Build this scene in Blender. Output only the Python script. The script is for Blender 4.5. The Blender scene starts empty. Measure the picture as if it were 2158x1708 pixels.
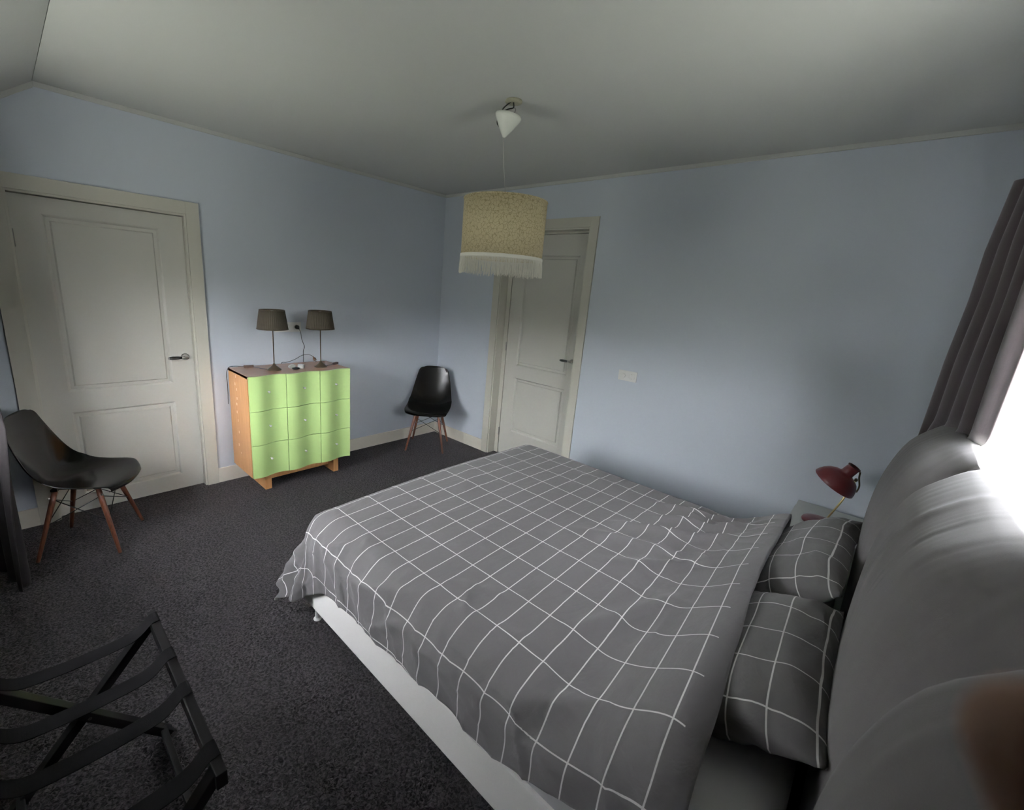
import bpy, bmesh, math, random
from mathutils import Vector, Matrix, noise
random.seed(7)
PI = math.pi
SC = bpy.context.scene
COL = SC.collection

# ------------------------------------------------------------------ camera
CX, CY, CZ = 3.79925, -3.37048, 1.708
YAW, PITCH, ROLL = 0.73701, -0.24313, 0.0758
FPX, SXP, SYP = 924.98, -62.55, -15.04
fw = Vector((-math.sin(YAW)*math.cos(PITCH), math.cos(YAW)*math.cos(PITCH), math.sin(PITCH)))
rt = Vector((math.cos(YAW), math.sin(YAW), 0)); up = rt.cross(fw)
r2 = math.cos(ROLL)*rt + math.sin(ROLL)*up
u2 = -math.sin(ROLL)*rt + math.cos(ROLL)*up
cd = bpy.data.cameras.new('camera'); cam = bpy.data.objects.new('camera', cd); COL.objects.link(cam)
M3 = Matrix((r2, u2, -fw)).transposed()
cam.matrix_world = Matrix.Translation((CX, CY, CZ)) @ M3.to_4x4()
cd.sensor_fit = 'HORIZONTAL'; cd.sensor_width = 36.0; cd.lens = FPX/2158*36.0
cd.shift_x = -SXP/2158; cd.shift_y = SYP/2158
cd.clip_start = 0.01; cd.clip_end = 200
cd.dof.use_dof = True; cd.dof.focus_distance = 2.6; cd.dof.aperture_fstop = 6.0
SC.camera = cam

# ------------------------------------------------------------------ world: overcast sky above dark trees
w = bpy.data.worlds.new('overcast_sky'); SC.world = w; w.use_nodes = True
nt = w.node_tree; nt.nodes.clear()
tc = nt.nodes.new('ShaderNodeTexCoord'); sp = nt.nodes.new('ShaderNodeSeparateXYZ')
rp = nt.nodes.new('ShaderNodeValToRGB'); bg = nt.nodes.new('ShaderNodeBackground'); wo = nt.nodes.new('ShaderNodeOutputWorld')
mr = nt.nodes.new('ShaderNodeMapRange'); mr.inputs[1].default_value = -1; mr.inputs[2].default_value = 1
nt.links.new(tc.outputs['Generated'], sp.inputs[0]); nt.links.new(sp.outputs[2], mr.inputs[0]); nt.links.new(mr.outputs[0], rp.inputs[0])
e = rp.color_ramp.elements
GR = (.13, .135, .115, 1)
e[0].position = 0.18; e[0].color = (.36, .37, .325, 1)
e[1].position = 1.0; e[1].color = (.16, .17, .19, 1)
for p, c in ((.40, GR), (.560, GR), (.575, (2.9, 2.95, 3.05, 1)), (.63, (1.9, 1.93, 2.0, 1)), (.72, (1.1, 1.12, 1.2, 1)), (.86, (1.05, 1.07, 1.16, 1)), (.93, (.22, .24, .27, 1))):
    q = e.new(p); q.color = c
nt.links.new(rp.outputs[0], bg.inputs[0]); bg.inputs[1].default_value = 10.0
nt.links.new(bg.outputs[0], wo.inputs[0])

def portal(name, loc, rot, sx, sy):
    l = bpy.data.lights.new(name, 'AREA'); l.shape = 'RECTANGLE'; l.size = sx; l.size_y = sy
    l.cycles.is_portal = True
    o = bpy.data.objects.new(name, l); o.location = loc; o.rotation_euler = rot; COL.objects.link(o)
WX = 4.14                       # inner face of the window wall behind the bed
WY = -3.72                      # inner face of the window wall behind the camera
W1 = (-2.05, -0.86, .86, 2.10)  # y0 y1 z0 z1
W2 = (0.88, 1.92, .86, 2.04)    # x0 x1 z0 z1
portal('portal_right', (WX+.21, (W1[0]+W1[1])/2, (W1[2]+W1[3])/2), (0, PI/2, 0), W1[3]-W1[2], W1[1]-W1[0])
portal('portal_back', ((W2[0]+W2[1])/2, WY-.21, (W2[2]+W2[3])/2), (PI/2, 0, 0), W2[1]-W2[0], W2[3]-W2[2])

SC.view_settings.view_transform = 'Standard'; SC.view_settings.look = 'None'
SC.view_settings.exposure = 1.22; SC.view_settings.gamma = 1.0; SC.view_settings.use_curve_mapping = False

# ------------------------------------------------------------------ materials
def mat(name, col, rough=.6, metal=0., bump=None, spec=.5, var=None, trans=0., sheen=0.):
    m = bpy.data.materials.new(name); m.use_nodes = True
    n = m.node_tree; b = n.nodes['Principled BSDF']
    b.inputs['Base Color'].default_value = (*col, 1); b.inputs['Roughness'].default_value = rough
    b.inputs['Metallic'].default_value = metal; b.inputs['Specular IOR Level'].default_value = spec
    if trans: b.inputs['Transmission Weight'].default_value = trans
    if sheen: b.inputs['Sheen Weight'].default_value = sheen
    co = n.nodes.new('ShaderNodeTexCoord')
    if bump:
        sc, st, dist = bump
        t = n.nodes.new('ShaderNodeTexNoise'); t.inputs['Scale'].default_value = sc; t.inputs['Detail'].default_value = 4
        bp = n.nodes.new('ShaderNodeBump'); bp.inputs['Strength'].default_value = st; bp.inputs['Distance'].default_value = dist
        n.links.new(co.outputs['Object'], t.inputs['Vector']); n.links.new(t.outputs['Fac'], bp.inputs['Height'])
        n.links.new(bp.outputs[0], b.inputs['Normal'])
    if var:
        sc, amt = var
        t = n.nodes.new('ShaderNodeTexNoise'); t.inputs['Scale'].default_value = sc; t.inputs['Detail'].default_value = 5
        mx = n.nodes.new('ShaderNodeMixRGB'); mx.inputs[1].default_value = (*[c*(1-amt) for c in col], 1); mx.inputs[2].default_value = (*[min(1, c*(1+amt)) for c in col], 1)
        n.links.new(co.outputs['Object'], t.inputs['Vector']); n.links.new(t.outputs['Fac'], mx.inputs[0]); n.links.new(mx.outputs[0], b.inputs['Base Color'])
    return m
def wood(name, c1, c2, axis=2, scale=14, rough=.45):
    m = bpy.data.materials.new(name); m.use_nodes = True
    n = m.node_tree; b = n.nodes['Principled BSDF']; b.inputs['Roughness'].default_value = rough
    co = n.nodes.new('ShaderNodeTexCoord'); mp = n.nodes.new('ShaderNodeMapping')
    s = [scale*6]*3; s[axis] = scale*.35; mp.inputs['Scale'].default_value = s
    t = n.nodes.new('ShaderNodeTexNoise'); t.inputs['Scale'].default_value = 1.0; t.inputs['Detail'].default_value = 6
    r = n.nodes.new('ShaderNodeValToRGB'); r.color_ramp.elements[0].position = .3; r.color_ramp.elements[1].position = .7
    r.color_ramp.elements[0].color = (*c1, 1); r.color_ramp.elements[1].color = (*c2, 1)
    n.links.new(co.outputs['Object'], mp.inputs[0]); n.links.new(mp.outputs[0], t.inputs['Vector']); n.links.new(t.outputs['Fac'], r.inputs[0]); n.links.new(r.outputs[0], b.inputs['Base Color'])
    return m
def grid_fabric(name, col, line, px, py, ox, oy, lw):
    """woven cotton with thin pale lines; pattern follows the cloth's own UV in metres"""
    m = bpy.data.materials.new(name); m.use_nodes = True
    n = m.node_tree; b = n.nodes['Principled BSDF']; b.inputs['Roughness'].default_value = .85
    b.inputs['Specular IOR Level'].default_value = .25; b.inputs['Sheen Weight'].default_value = .15
    uv = n.nodes.new('ShaderNodeUVMap'); sp = n.nodes.new('ShaderNodeSeparateXYZ'); n.links.new(uv.outputs[0], sp.inputs[0])
    def mth(op, a, bb=None):
        q = n.nodes.new('ShaderNodeMath'); q.operation = op
        for i, v in enumerate((a, bb)):
            if v is None: continue
            if isinstance(v, (int, float)): q.inputs[i].default_value = v
            else: n.links.new(v, q.inputs[i])
        return q.outputs[0]
    def lines(c, per, off):
        a = mth('SUBTRACT', c, off); a = mth('DIVIDE', a, per); a = mth('FRACT', mth('ADD', a, 1000.5)); a = mth('ABSOLUTE', mth('SUBTRACT', a, .5))
        return mth('LESS_THAN', mth('MULTIPLY', a, per), lw/2)
    l = mth('MAXIMUM', lines(sp.outputs[0], px, ox), lines(sp.outputs[1], py, oy))
    l = mth('MULTIPLY', l, mth('LESS_THAN', sp.outputs[0], HEM_S))
    nz = n.nodes.new('ShaderNodeTexNoise'); nz.inputs['Scale'].default_value = 3.5; nz.inputs['Detail'].default_value = 8
    co = n.nodes.new('ShaderNodeTexCoord'); n.links.new(co.outputs['Object'], nz.inputs['Vector'])
    bs = n.nodes.new('ShaderNodeMixRGB'); bs.inputs[1].default_value = (*[c*.9 for c in col], 1); bs.inputs[2].default_value = (*[c*1.1 for c in col], 1); n.links.new(nz.outputs['Fac'], bs.inputs[0])
    mx = n.nodes.new('ShaderNodeMixRGB'); n.links.new(l, mx.inputs[0]); n.links.new(bs.outputs[0], mx.inputs[1]); mx.inputs[2].default_value = (*line, 1)
    n.links.new(mx.outputs[0], b.inputs['Base Color'])
    wr = n.nodes.new('ShaderNodeTexNoise'); wr.inputs['Scale'].default_value = 9; wr.inputs['Detail'].default_value = 5; wr.inputs['Distortion'].default_value = .5
    mp = n.nodes.new('ShaderNodeMapping'); mp.inputs['Scale'].default_value = (1, .45, 1); mp.inputs['Rotation'].default_value = (0, 0, .5)
    n.links.new(co.outputs['Object'], mp.inputs[0]); n.links.new(mp.outputs[0], wr.inputs['Vector'])
    bp = n.nodes.new('ShaderNodeBump'); bp.inputs['Strength'].default_value = .45; bp.inputs['Distance'].default_value = .03
    n.links.new(wr.outputs['Fac'], bp.inputs['Height']); n.links.new(bp.outputs[0], b.inputs['Normal'])
    return m
HEM_S = 3.645
M = {}
M['wall'] = mat('pale_blue_wall_paint', (.565, .61, .675), .5, bump=(220, .12, .002), spec=.35)
M['wall_dark'] = mat('wall_darkened_for_shade', (.07, .075, .085), .6, bump=(220, .12, .002))  # unseen near wall coloured dark to cut bounce light around the rack
M['ceiling'] = mat('white_ceiling_paint', (.56, .57, .545), .8, bump=(180, .1, .002), spec=.2)
M['trimwhite'] = mat('cream_trim_paint', (.56, .545, .475), .4, spec=.45)
M['door'] = mat('cream_door_paint', (.555, .545, .495), .42, spec=.45)
M['board'] = mat('cream_baseboard_paint', (.74, .70, .61), .5)
def carpet():
    m = bpy.data.materials.new('charcoal_carpet'); m.use_nodes = True
    n = m.node_tree; b = n.nodes['Principled BSDF']; b.inputs['Roughness'].default_value = .95; b.inputs['Specular IOR Level'].default_value = .1
    b.inputs['Sheen Weight'].default_value = .1
    co = n.nodes.new('ShaderNodeTexCoord')
    t = n.nodes.new('ShaderNodeTexNoise'); t.inputs['Scale'].default_value = 100; t.inputs['Detail'].default_value = 5; t.inputs['Distortion'].default_value = .8
    t2 = n.nodes.new('ShaderNodeTexNoise'); t2.inputs['Scale'].default_value = 4; t2.inputs['Detail'].default_value = 3
    r = n.nodes.new('ShaderNodeValToRGB'); r.color_ramp.elements[0].position = .40; r.color_ramp.elements[1].position = .62
    r.color_ramp.elements[0].color = (.026, .022, .024, 1); r.color_ramp.elements[1].color = (.130, .115, .122, 1)
    n.links.new(co.outputs['Object'], t.inputs['Vector']); n.links.new(co.outputs['Object'], t2.inputs['Vector'])
    n.links.new(t.outputs['Fac'], r.inputs[0])
    mx = n.nodes.new('ShaderNodeMixRGB'); mx.blend_type = 'MULTIPLY'; mx.inputs[0].default_value = .25
    n.links.new(r.outputs[0], mx.inputs[1]); n.links.new(t2.outputs['Fac'], mx.inputs[2]); n.links.new(mx.outputs[0], b.inputs['Base Color'])
    bp = n.nodes.new('ShaderNodeBump'); bp.inputs['Strength'].default_value = 1.0; bp.inputs['Distance'].default_value = .02
    n.links.new(t.outputs['Fac'], bp.inputs['Height']); n.links.new(bp.outputs[0], b.inputs['Normal'])
    return m
M['carpet'] = carpet()
M['sheet'] = mat('white_sheet', (.78, .78, .79), .8, bump=(14, .25, .01))
M['base'] = mat('white_bed_fabric', (.84, .83, .79), .75, bump=(300, .2, .002))
M['head'] = mat('grey_stretch_fabric', (.18, .17, .168), .85, bump=(420, .25, .0015), spec=.15, sheen=.22)
M['duvet'] = grid_fabric('grey_duvet_cotton_with_white_grid', (.150, .143, .143), (.74, .73, .71), .0965, .178, 2.65, -2.19, .0042)
HEM_S = 99
M['pillow'] = grid_fabric('grey_pillow_cotton_with_white_grid', (.125, .120, .118), (.70, .69, .67), .105, .17, .03, .06, .0045)
M['curtain'] = mat('mauve_grey_velvet', (.105, .080, .088), .85, bump=(60, .2, .003), sheen=.5)
M['curtain2'] = mat('dark_grey_velvet', (.024, .021, .022), .9, bump=(60, .2, .003), spec=.2, sheen=.05)
M['green'] = mat('lime_green_lacquer', (.44, .62, .235), .42)
M['beech'] = wood('orange_beech_wood', (.56, .27, .10), (.66, .35, .145), 2, 12, .4)
M['beechtop'] = wood('brown_wood_top', (.34, .20, .13), (.42, .26, .17), 1, 12, .25)
M['walnut'] = wood('dark_walnut_wood', (.085, .028, .014), (.17, .06, .03), 2, 25, .35)
M['shell'] = mat('black_glossy_plastic', (.005, .0046, .0042), .17, spec=.22)
M['wire'] = mat('black_metal_wire', (.02, .02, .022), .4, metal=.5)
M['steel'] = mat('brushed_steel', (.42, .41, .39), .28, metal=1)
M['chromed'] = mat('polished_chrome', (.85, .85, .85), .3, metal=.35)
M['blackgrip'] = mat('black_rubber_grip', (.02, .02, .02), .45)
M['bronze'] = mat('dark_bronze_metal', (.13, .10, .065), .38, metal=.85)
M['brass'] = mat('brass_metal', (.80, .66, .34), .35, metal=.8)
M['lampred'] = mat('dark_red_enamel', (.105, .018, .020), .38)
M['white'] = mat('white_plastic', (.72, .72, .70), .35)
M['whitegloss'] = mat('white_glossy_canopy_plastic', (.80, .82, .75), .2)
M['nightstand'] = mat('white_laminate', (.56, .58, .55), .4)
M['blackplastic'] = mat('black_plastic', (.015, .015, .015), .4)
M['cable'] = mat('black_cable', (.02, .02, .02), .5)
M['brownplastic'] = mat('brown_plastic', (.07, .035, .022), .4)
M['greycable'] = mat('pale_cable', (.5, .5, .45), .4)
M['rackwood'] = mat('black_stained_wood', (.006, .0055, .006), .4, spec=.3, var=(30, .3))
M['strap'] = mat('black_webbing', (.005, .0045, .005), .8, spec=.12, bump=(400, .4, .002))
M['fringe'] = mat('white_fringe_thread', (.80, .78, .70), .8)
M['plate'] = mat('aged_cream_plastic', (.42, .41, .30), .5, var=(60, .25))
M['skin'] = mat('skin', (.36, .21, .15), .6)
M['nail'] = mat('nail', (.42, .24, .18), .3)
M['glass'] = mat('window_glass', (1, 1, 1), 0, trans=1.)
M['glass'].node_tree.nodes['Principled BSDF'].inputs['IOR'].default_value = 1.0
M['gap'] = mat('gap_shade_black', (.01, .01, .01), .9)  # near-black colour standing in for shade in the door gaps
M['palewood'] = mat('pale_dowel_wood', (.85, .62, .42), .5)
def shade_mat(name, c1, c2, crackle):
    m = bpy.data.materials.new(name); m.use_nodes = True
    n = m.node_tree; b = n.nodes['Principled BSDF']; b.inputs['Roughness'].default_value = .8
    out = n.nodes['Material Output']
    co = n.nodes.new('ShaderNodeTexCoord')
    if crackle:
        nz = n.nodes.new('ShaderNodeTexNoise'); nz.inputs['Scale'].default_value = 28; nz.inputs['Detail'].default_value = 3
        ad = n.nodes.new('ShaderNodeMixRGB'); ad.blend_type = 'ADD'; ad.inputs[0].default_value = .045
        v = n.nodes.new('ShaderNodeTexVoronoi'); v.feature = 'DISTANCE_TO_EDGE'; v.inputs['Scale'].default_value = 55
        r = n.nodes.new('ShaderNodeValToRGB'); r.color_ramp.elements[0].position = .02; r.color_ramp.elements[1].position = .07
        n.links.new(co.outputs['Object'], nz.inputs['Vector']); n.links.new(co.outputs['Object'], ad.inputs[1]); n.links.new(nz.outputs['Color'], ad.inputs[2])
        n.links.new(ad.outputs[0], v.inputs['Vector']); n.links.new(v.outputs['Distance'], r.inputs[0])
    else:
        sp = n.nodes.new('ShaderNodeUVMap'); wv = n.nodes.new('ShaderNodeTexWave'); wv.bands_direction = 'X'; wv.inputs['Scale'].default_value = 11; wv.inputs['Distortion'].default_value = .8
        r = n.nodes.new('ShaderNodeValToRGB'); n.links.new(sp.outputs[0], wv.inputs['Vector']); n.links.new(wv.outputs['Fac'], r.inputs[0])
    r.color_ramp.elements[0].color = (*c1, 1); r.color_ramp.elements[1].color = (*c2, 1)
    n.links.new(r.outputs[0], b.inputs['Base Color'])
    tr = n.nodes.new('ShaderNodeBsdfTranslucent'); n.links.new(r.outputs[0], tr.inputs[0])
    mx = n.nodes.new('ShaderNodeMixShader'); mx.inputs[0].default_value = .25
    n.links.new(b.outputs[0], mx.inputs[1]); n.links.new(tr.outputs[0], mx.inputs[2]); n.links.new(mx.outputs[0], out.inputs[0])
    return m
M['lampshade'] = shade_mat('cream_patterned_shade', (.50, .41, .22), (.74, .65, .42), True)
M['orgshade'] = shade_mat('dark_taupe_pleated_shade', (.045, .038, .026), (.11, .09, .062), False)

# ------------------------------------------------------------------ helpers
def mkobj(name, bm, m, parent=None, smooth=False, loc=None, mods=()):
    me = bpy.data.meshes.new(name); bmesh.ops.recalc_face_normals(bm, faces=bm.faces); bm.to_mesh(me); bm.free()
    for p in me.polygons: p.use_smooth = smooth
    ms = m if isinstance(m, (list, tuple)) else [m]
    for q in ms: me.materials.append(q)
    o = bpy.data.objects.new(name, me); COL.objects.link(o)
    if parent: o.parent = parent
    if loc: o.location = loc
    return o
def tag(o, label, cat, group=None, kind=None):
    if label: o['label'] = label
    if cat: o['category'] = cat
    if group: o['group'] = group
    if kind: o['kind'] = kind
    return o
def struct(name, bm, m, **k):
    o = mkobj(name, bm, m, **k); o['kind'] = 'structure'; return o
def thing(name, loc, label, cat, rz=0, group=None):
    o = bpy.data.objects.new(name, None); o.location = loc; o.rotation_euler = (0, 0, rz); o.empty_display_size = .1; COL.objects.link(o)
    return tag(o, label, cat, group)
def box(bm, x0, x1, y0, y1, z0, z1, bev=0, mi=0):
    c = bmesh.ops.create_cube(bm, size=1); vs = c['verts']
    for v in vs:
        v.co = Vector((x0 if v.co.x < 0 else x1, y0 if v.co.y < 0 else y1, z0 if v.co.z < 0 else z1))
    fs = list({f for v in vs for f in v.link_faces})
    for f in fs: f.material_index = mi
    if bev:
        es = list({e for v in vs for e in v.link_edges})
        r = bmesh.ops.bevel(bm, geom=es, offset=bev, segments=2, affect='EDGES', profile=.7)
        for f in r['faces']: f.material_index = mi
def BOX(*a, **k):
    bm = bmesh.new(); box(bm, *a, **k); return bm
def poly(bm, pts):
    bm.faces.new([bm.verts.new(p) for p in pts])
def tube(bm, pts, r, n=10, closed=False, cap=True):
    pts = [Vector(p) for p in pts]; N = len(pts); rings = []
    rr = r if isinstance(r, (list, tuple)) else [r]*N
    prev = None
    for i, p in enumerate(pts):
        if closed: d = (pts[(i+1) % N]-pts[i-1])
        else: d = pts[min(i+1, N-1)]-pts[max(i-1, 0)]
        d.normalize()
        if prev is None:
            a = d.orthogonal().normalized()
        else:
            a = (prev - d*prev.dot(d)).normalized()
        prev = a; b = d.cross(a)
        rings.append([bm.verts.new(p+(a*math.cos(2*PI*k/n)+b*math.sin(2*PI*k/n))*rr[i]) for k in range(n)])
    for i in range(N-1+(1 if closed else 0)):
        A = rings[i]; B = rings[(i+1) % N]
        for k in range(n): bm.faces.new((A[k], A[(k+1) % n], B[(k+1) % n], B[k]))
    if cap and not closed: bm.faces.new(rings[0][::-1]); bm.faces.new(rings[-1])
def TUBE(pts, r, n=10, **k):
    bm = bmesh.new(); tube(bm, pts, r, n, **k); return bm
def smoothpath(pts, sub=6):
    P = [Vector(p) for p in pts]; out = []
    for i in range(len(P)-1):
        p0 = P[max(i-1, 0)]; p1 = P[i]; p2 = P[i+1]; p3 = P[min(i+2, len(P)-1)]
        for s in range(sub):
            t = s/sub
            out.append(.5*((2*p1)+(p2-p0)*t+(2*p0-5*p1+4*p2-p3)*t*t+(3*p1-p0-3*p2+p3)*t**3))
    out.append(P[-1]); return out
def lathe(bm, prof, n=32, mat4=None, cap0=False, cap1=False):
    rings = []
    for r, z in prof:
        ring = []
        for k in range(n):
            v = Vector((r*math.cos(2*PI*k/n), r*math.sin(2*PI*k/n), z))
            if mat4: v = mat4 @ v
            ring.append(bm.verts.new(v))
        rings.append(ring)
    for A, B in zip(rings, rings[1:]):
        for k in range(n): bm.faces.new((A[k], A[(k+1) % n], B[(k+1) % n], B[k]))
    if cap0: bm.faces.new(rings[0][::-1])
    if cap1: bm.faces.new(rings[-1])
def LATHE(prof, **k):
    bm = bmesh.new(); lathe(bm, prof, **k); return bm
def interp(tab, x):
    if x <= tab[0][0]: return tab[0][1]
    for (a, b), (c, d) in zip(tab, tab[1:]):
        if x <= c:
            t = (x-a)/(c-a); return b+(d-b)*t
    return tab[-1][1]
def sinterp(tab, x):
    if x <= tab[0][0]: return tab[0][1]
    n = len(tab)
    for i in range(n-1):
        if x <= tab[i+1][0]:
            x0, y0 = tab[i]; x1, y1 = tab[i+1]
            m0 = (y1-(tab[i-1][1] if i else y0))/(x1-(tab[i-1][0] if i else x0)) if (i or 1) else 0
            m1 = ((tab[i+2][1] if i+2 < n else y1)-y0)/((tab[i+2][0] if i+2 < n else x1)-x0)
            h = x1-x0; t = (x-x0)/h
            return (2*t**3-3*t*t+1)*y0+(t**3-2*t*t+t)*h*m0+(-2*t**3+3*t*t)*y1+(t**3-t*t)*h*m1
    return tab[-1][1]
def nz(x, y, z=0.): return noise.noise(Vector((x, y, z)))
def gridmesh(bm, nu, nv, f, uvf=None, wrap=False):
    V = [[bm.verts.new(f(i/(nu-1), j/(nv-1) if not wrap else j/nv)) for j in range(nv)] for i in range(nu)]
    uvl = bm.loops.layers.uv.new('UVMap') if uvf else None
    for i in range(nu-1):
        for j in range(nv if wrap else nv-1):
            j2 = (j+1) % nv
            fc = bm.faces.new((V[i][j], V[i+1][j], V[i+1][j2], V[i][j2]))
            if uvf:
                for lp, (a, b) in zip(fc.loops, ((i, j), (i+1, j), (i+1, j+1), (i, j+1))):
                    lp[uvl].uv = uvf(a/(nu-1), b/(nv-1) if not wrap else b/nv)
    return V

# ------------------------------------------------------------------ room shell
HC = 2.643; YR = -3.105; SL = .74
ZS = HC - SL*(YR-WY)          # ceiling height at the back wall
T = .24
struct('floor', BOX(-T, WX+T, WY-T, T+.3, -.1, 0), M['carpet'])
# walls
D1 = (-3.386, -2.339, 2.143)   # casing extents door 1 (wall_left)
D2 = (.787, 1.872, 2.341)      # casing extents door 2 (wall_far)
bm = bmesh.new()               # left wall x<=0 with hole for door 1
h0, h1, hz = -3.30, -2.424, 2.052
box(bm, -T, 0, h1, T, 0, HC+.1); box(bm, -T, 0, WY-T, h0, 0, HC+.1); box(bm, -T, 0, h0, h1, hz, HC+.1)
struct('wall_left', bm, M['wall'])
bm = bmesh.new()               # far wall y>=0 with hole for door 2
g0, g1, gz = .868, 1.797, 2.26
box(bm, -T, g0, 0, T, 0, HC+.1); box(bm, g1, WX+T, 0, T, 0, HC+.1); box(bm, g0, g1, 0, T, gz, HC+.1)
struct('wall_far', bm, M['wall'])
bm = bmesh.new()
box(bm, WX, WX+T, W1[1], T, 0, HC+.1); box(bm, WX, WX+T, WY-T, W1[0], 0, HC+.1)
box(bm, WX, WX+T, W1[0], W1[1], 0, W1[2]); box(bm, WX, WX+T, W1[0], W1[1], W1[3], HC+.1)
struct('wall_right', bm, M['wall'])
bm = bmesh.new()
box(bm, -T, W2[0], WY-T, WY, 0, HC); box(bm, W2[1], WX+T, WY-T, WY, 0, HC)
box(bm, W2[0], W2[1], WY-T, WY, 0, W2[2]); box(bm, W2[0], W2[1], WY-T, WY, W2[3], HC)
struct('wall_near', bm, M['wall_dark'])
bm = bmesh.new()
A = [(YR, HC), (T, HC), (T, HC+.15), (YR, HC+.15)]
vs = [[bm.verts.new((x, y, z)) for y, z in A] for x in (-T, WX+T)]
for k in range(4): bm.faces.new((vs[0][k], vs[0][(k+1) % 4], vs[1][(k+1) % 4], vs[1][k]))
bm.faces.new(vs[0]); bm.faces.new(vs[1][::-1])
struct('ceiling', bm, M['ceiling'])
bm = bmesh.new()
yb = WY-T-.05; A = [(YR-.003, HC-.004), (yb, HC-SL*(YR-yb)), (yb, HC-SL*(YR-yb)+.6), (YR-.003, HC+.15)]
vs = [[bm.verts.new((x, y, z)) for y, z in A] for x in (-T, WX+T)]
for k in range(4): bm.faces.new((vs[0][k], vs[0][(k+1) % 4], vs[1][(k+1) % 4], vs[1][k]))
bm.faces.new(vs[0]); bm.faces.new(vs[1][::-1])
struct('ceiling_slope', bm, M['ceiling'])
# thin cove strips where walls meet ceiling
bm = bmesh.new(); box(bm, 0, .014, YR, 0, HC-.026, HC, bev=.003)
struct('trim_1', bm, M['ceiling'])
bm = bmesh.new(); box(bm, .014, WX, -.014, 0, HC-.026, HC, bev=.003)
struct('trim_2', bm, M['ceiling'])
bm = bmesh.new()
A = [(YR, HC), (WY, ZS), (WY, ZS-.03), (YR, HC-.03)]
vs = [[bm.verts.new((x, y, z)) for y, z in A] for x in (0.0, .014)]
for k in range(4): bm.faces.new((vs[0][k], vs[0][(k+1) % 4], vs[1][(k+1) % 4], vs[1][k]))
bm.faces.new(vs[0]); bm.faces.new(vs[1][::-1])
struct('trim_3', bm, M['ceiling'])
# baseboards
BH = .122
bm = BOX(0, .014, D1[1], 0, 0, BH, bev=.002); struct('baseboard_left', bm, M['board'])
bm = BOX(0, .014, WY, D1[0], 0, BH, bev=.002); struct('baseboard_left', bm, M['board'])
bm = BOX(.014, D2[0], -.014, 0, 0, BH, bev=.002); struct('baseboard_far', bm, M['board'])
bm = BOX(D2[1], WX, -.014, 0, 0, BH, bev=.002); struct('baseboard_far', bm, M['board'])
struct('baseboard_right', BOX(WX-.014, WX, WY, -.014, 0, BH, bev=.002), M['board'])
struct('baseboard_near', BOX(.014, WX-.014, WY, WY+.014, 0, BH, bev=.002), M['board'])

# door casings and jambs
def casing(name, axis, a0, a1, i0, i1, zt, zi, depth):
    """a = outer extents, i = inner extents; flat boards, jamb lining and stop"""
    bm = bmesh.new()
    def B(u0, u1, w0, w1, z0, z1, bev=.0015):
        if axis == 'x': box(bm, w0, w1, u0, u1, z0, z1, bev=bev)        # wall plane x=0, room is +w
        else: box(bm, u0, u1, -w1, -w0, z0, z1, bev=bev)                # wall plane y=0, room is -y
    B(a0, i0, 0, .016, 0, zt); B(i1, a1, 0, .016, 0, zt); B(i0, i1, 0, .016, zi, zt)
    B(i0-.001, i0+.012, -depth, .004, 0, zi); B(i1-.012, i1+.001, -depth, .004, 0, zi); B(i0+.012, i1-.012, -depth, .004, zi-.013, zi+.001)
    return struct(name, bm, M['trimwhite'])
casing('trim_4', 'x', D1[0], D1[1], -3.296, -2.420, D1[2], 2.060, .20)
casing('trim_5', 'y', D2[0], D2[1], .868, 1.797, D2[2], 2.262, .22)

def panel_leaf(w, h, panels, th=.04):
    """leaf in local coords: u across 0..w, z 0..h, front at w-axis 0 facing +n; recessed panels with sloped moulding and raised field"""
    bm = bmesh.new()
    us = sorted({0, w, *[p[0] for p in panels], *[p[1] for p in panels]}); zs = sorted({0, h, *[p[2] for p in panels], *[p[3] for p in panels]})
    def P(u, n, z): return bm.verts.new((u, n, z))
    for i in range(len(us)-1):
        for j in range(len(zs)-1):
            if any(abs(us[i]-p[0]) < 1e-6 and abs(us[i+1]-p[1]) < 1e-6 and p[2]-1e-6 <= zs[j] and zs[j+1] <= p[3]+1e-6 for p in panels): continue
            bm.faces.new([P(us[i], 0, zs[j]), P(us[i+1], 0, zs[j]), P(us[i+1], 0, zs[j+1]), P(us[i], 0, zs[j+1])])
    for (u0, u1, z0, z1) in panels:
        rings = [(0, 0), (.006, -.003), (.014, -.015), (.032, -.015), (.040, -.006), (.042, -.006)]
        R = [[P(u0+a, n, z0+a), P(u1-a, n, z0+a), P(u1-a, n, z1-a), P(u0+a, n, z1-a)] for a, n in rings]
        for A, Bq in zip(R, R[1:]):
            for k in range(4): bm.faces.new((A[k], A[(k+1) % 4], Bq[(k+1) % 4], Bq[k]))
        bm.faces.new(R[-1])
    e = .0
    for q in ([(0, 0, 0), (0, -th, 0), (0, -th, h), (0, 0, h)], [(w, 0, 0), (w, -th, 0), (w, -th, h), (w, 0, h)],
              [(0, 0, h), (w, 0, h), (w, -th, h), (0, -th, h)], [(0, 0, 0), (w, 0, 0), (w, -th, 0), (0, -th, 0)], [(0, -th, 0), (w, -th, 0), (w, -th, h), (0, -th, h)]):
        bm.faces.new([P(*c) for c in q])
    bmesh.ops.remove_doubles(bm, verts=bm.verts, dist=1e-5)
    return bm
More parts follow.
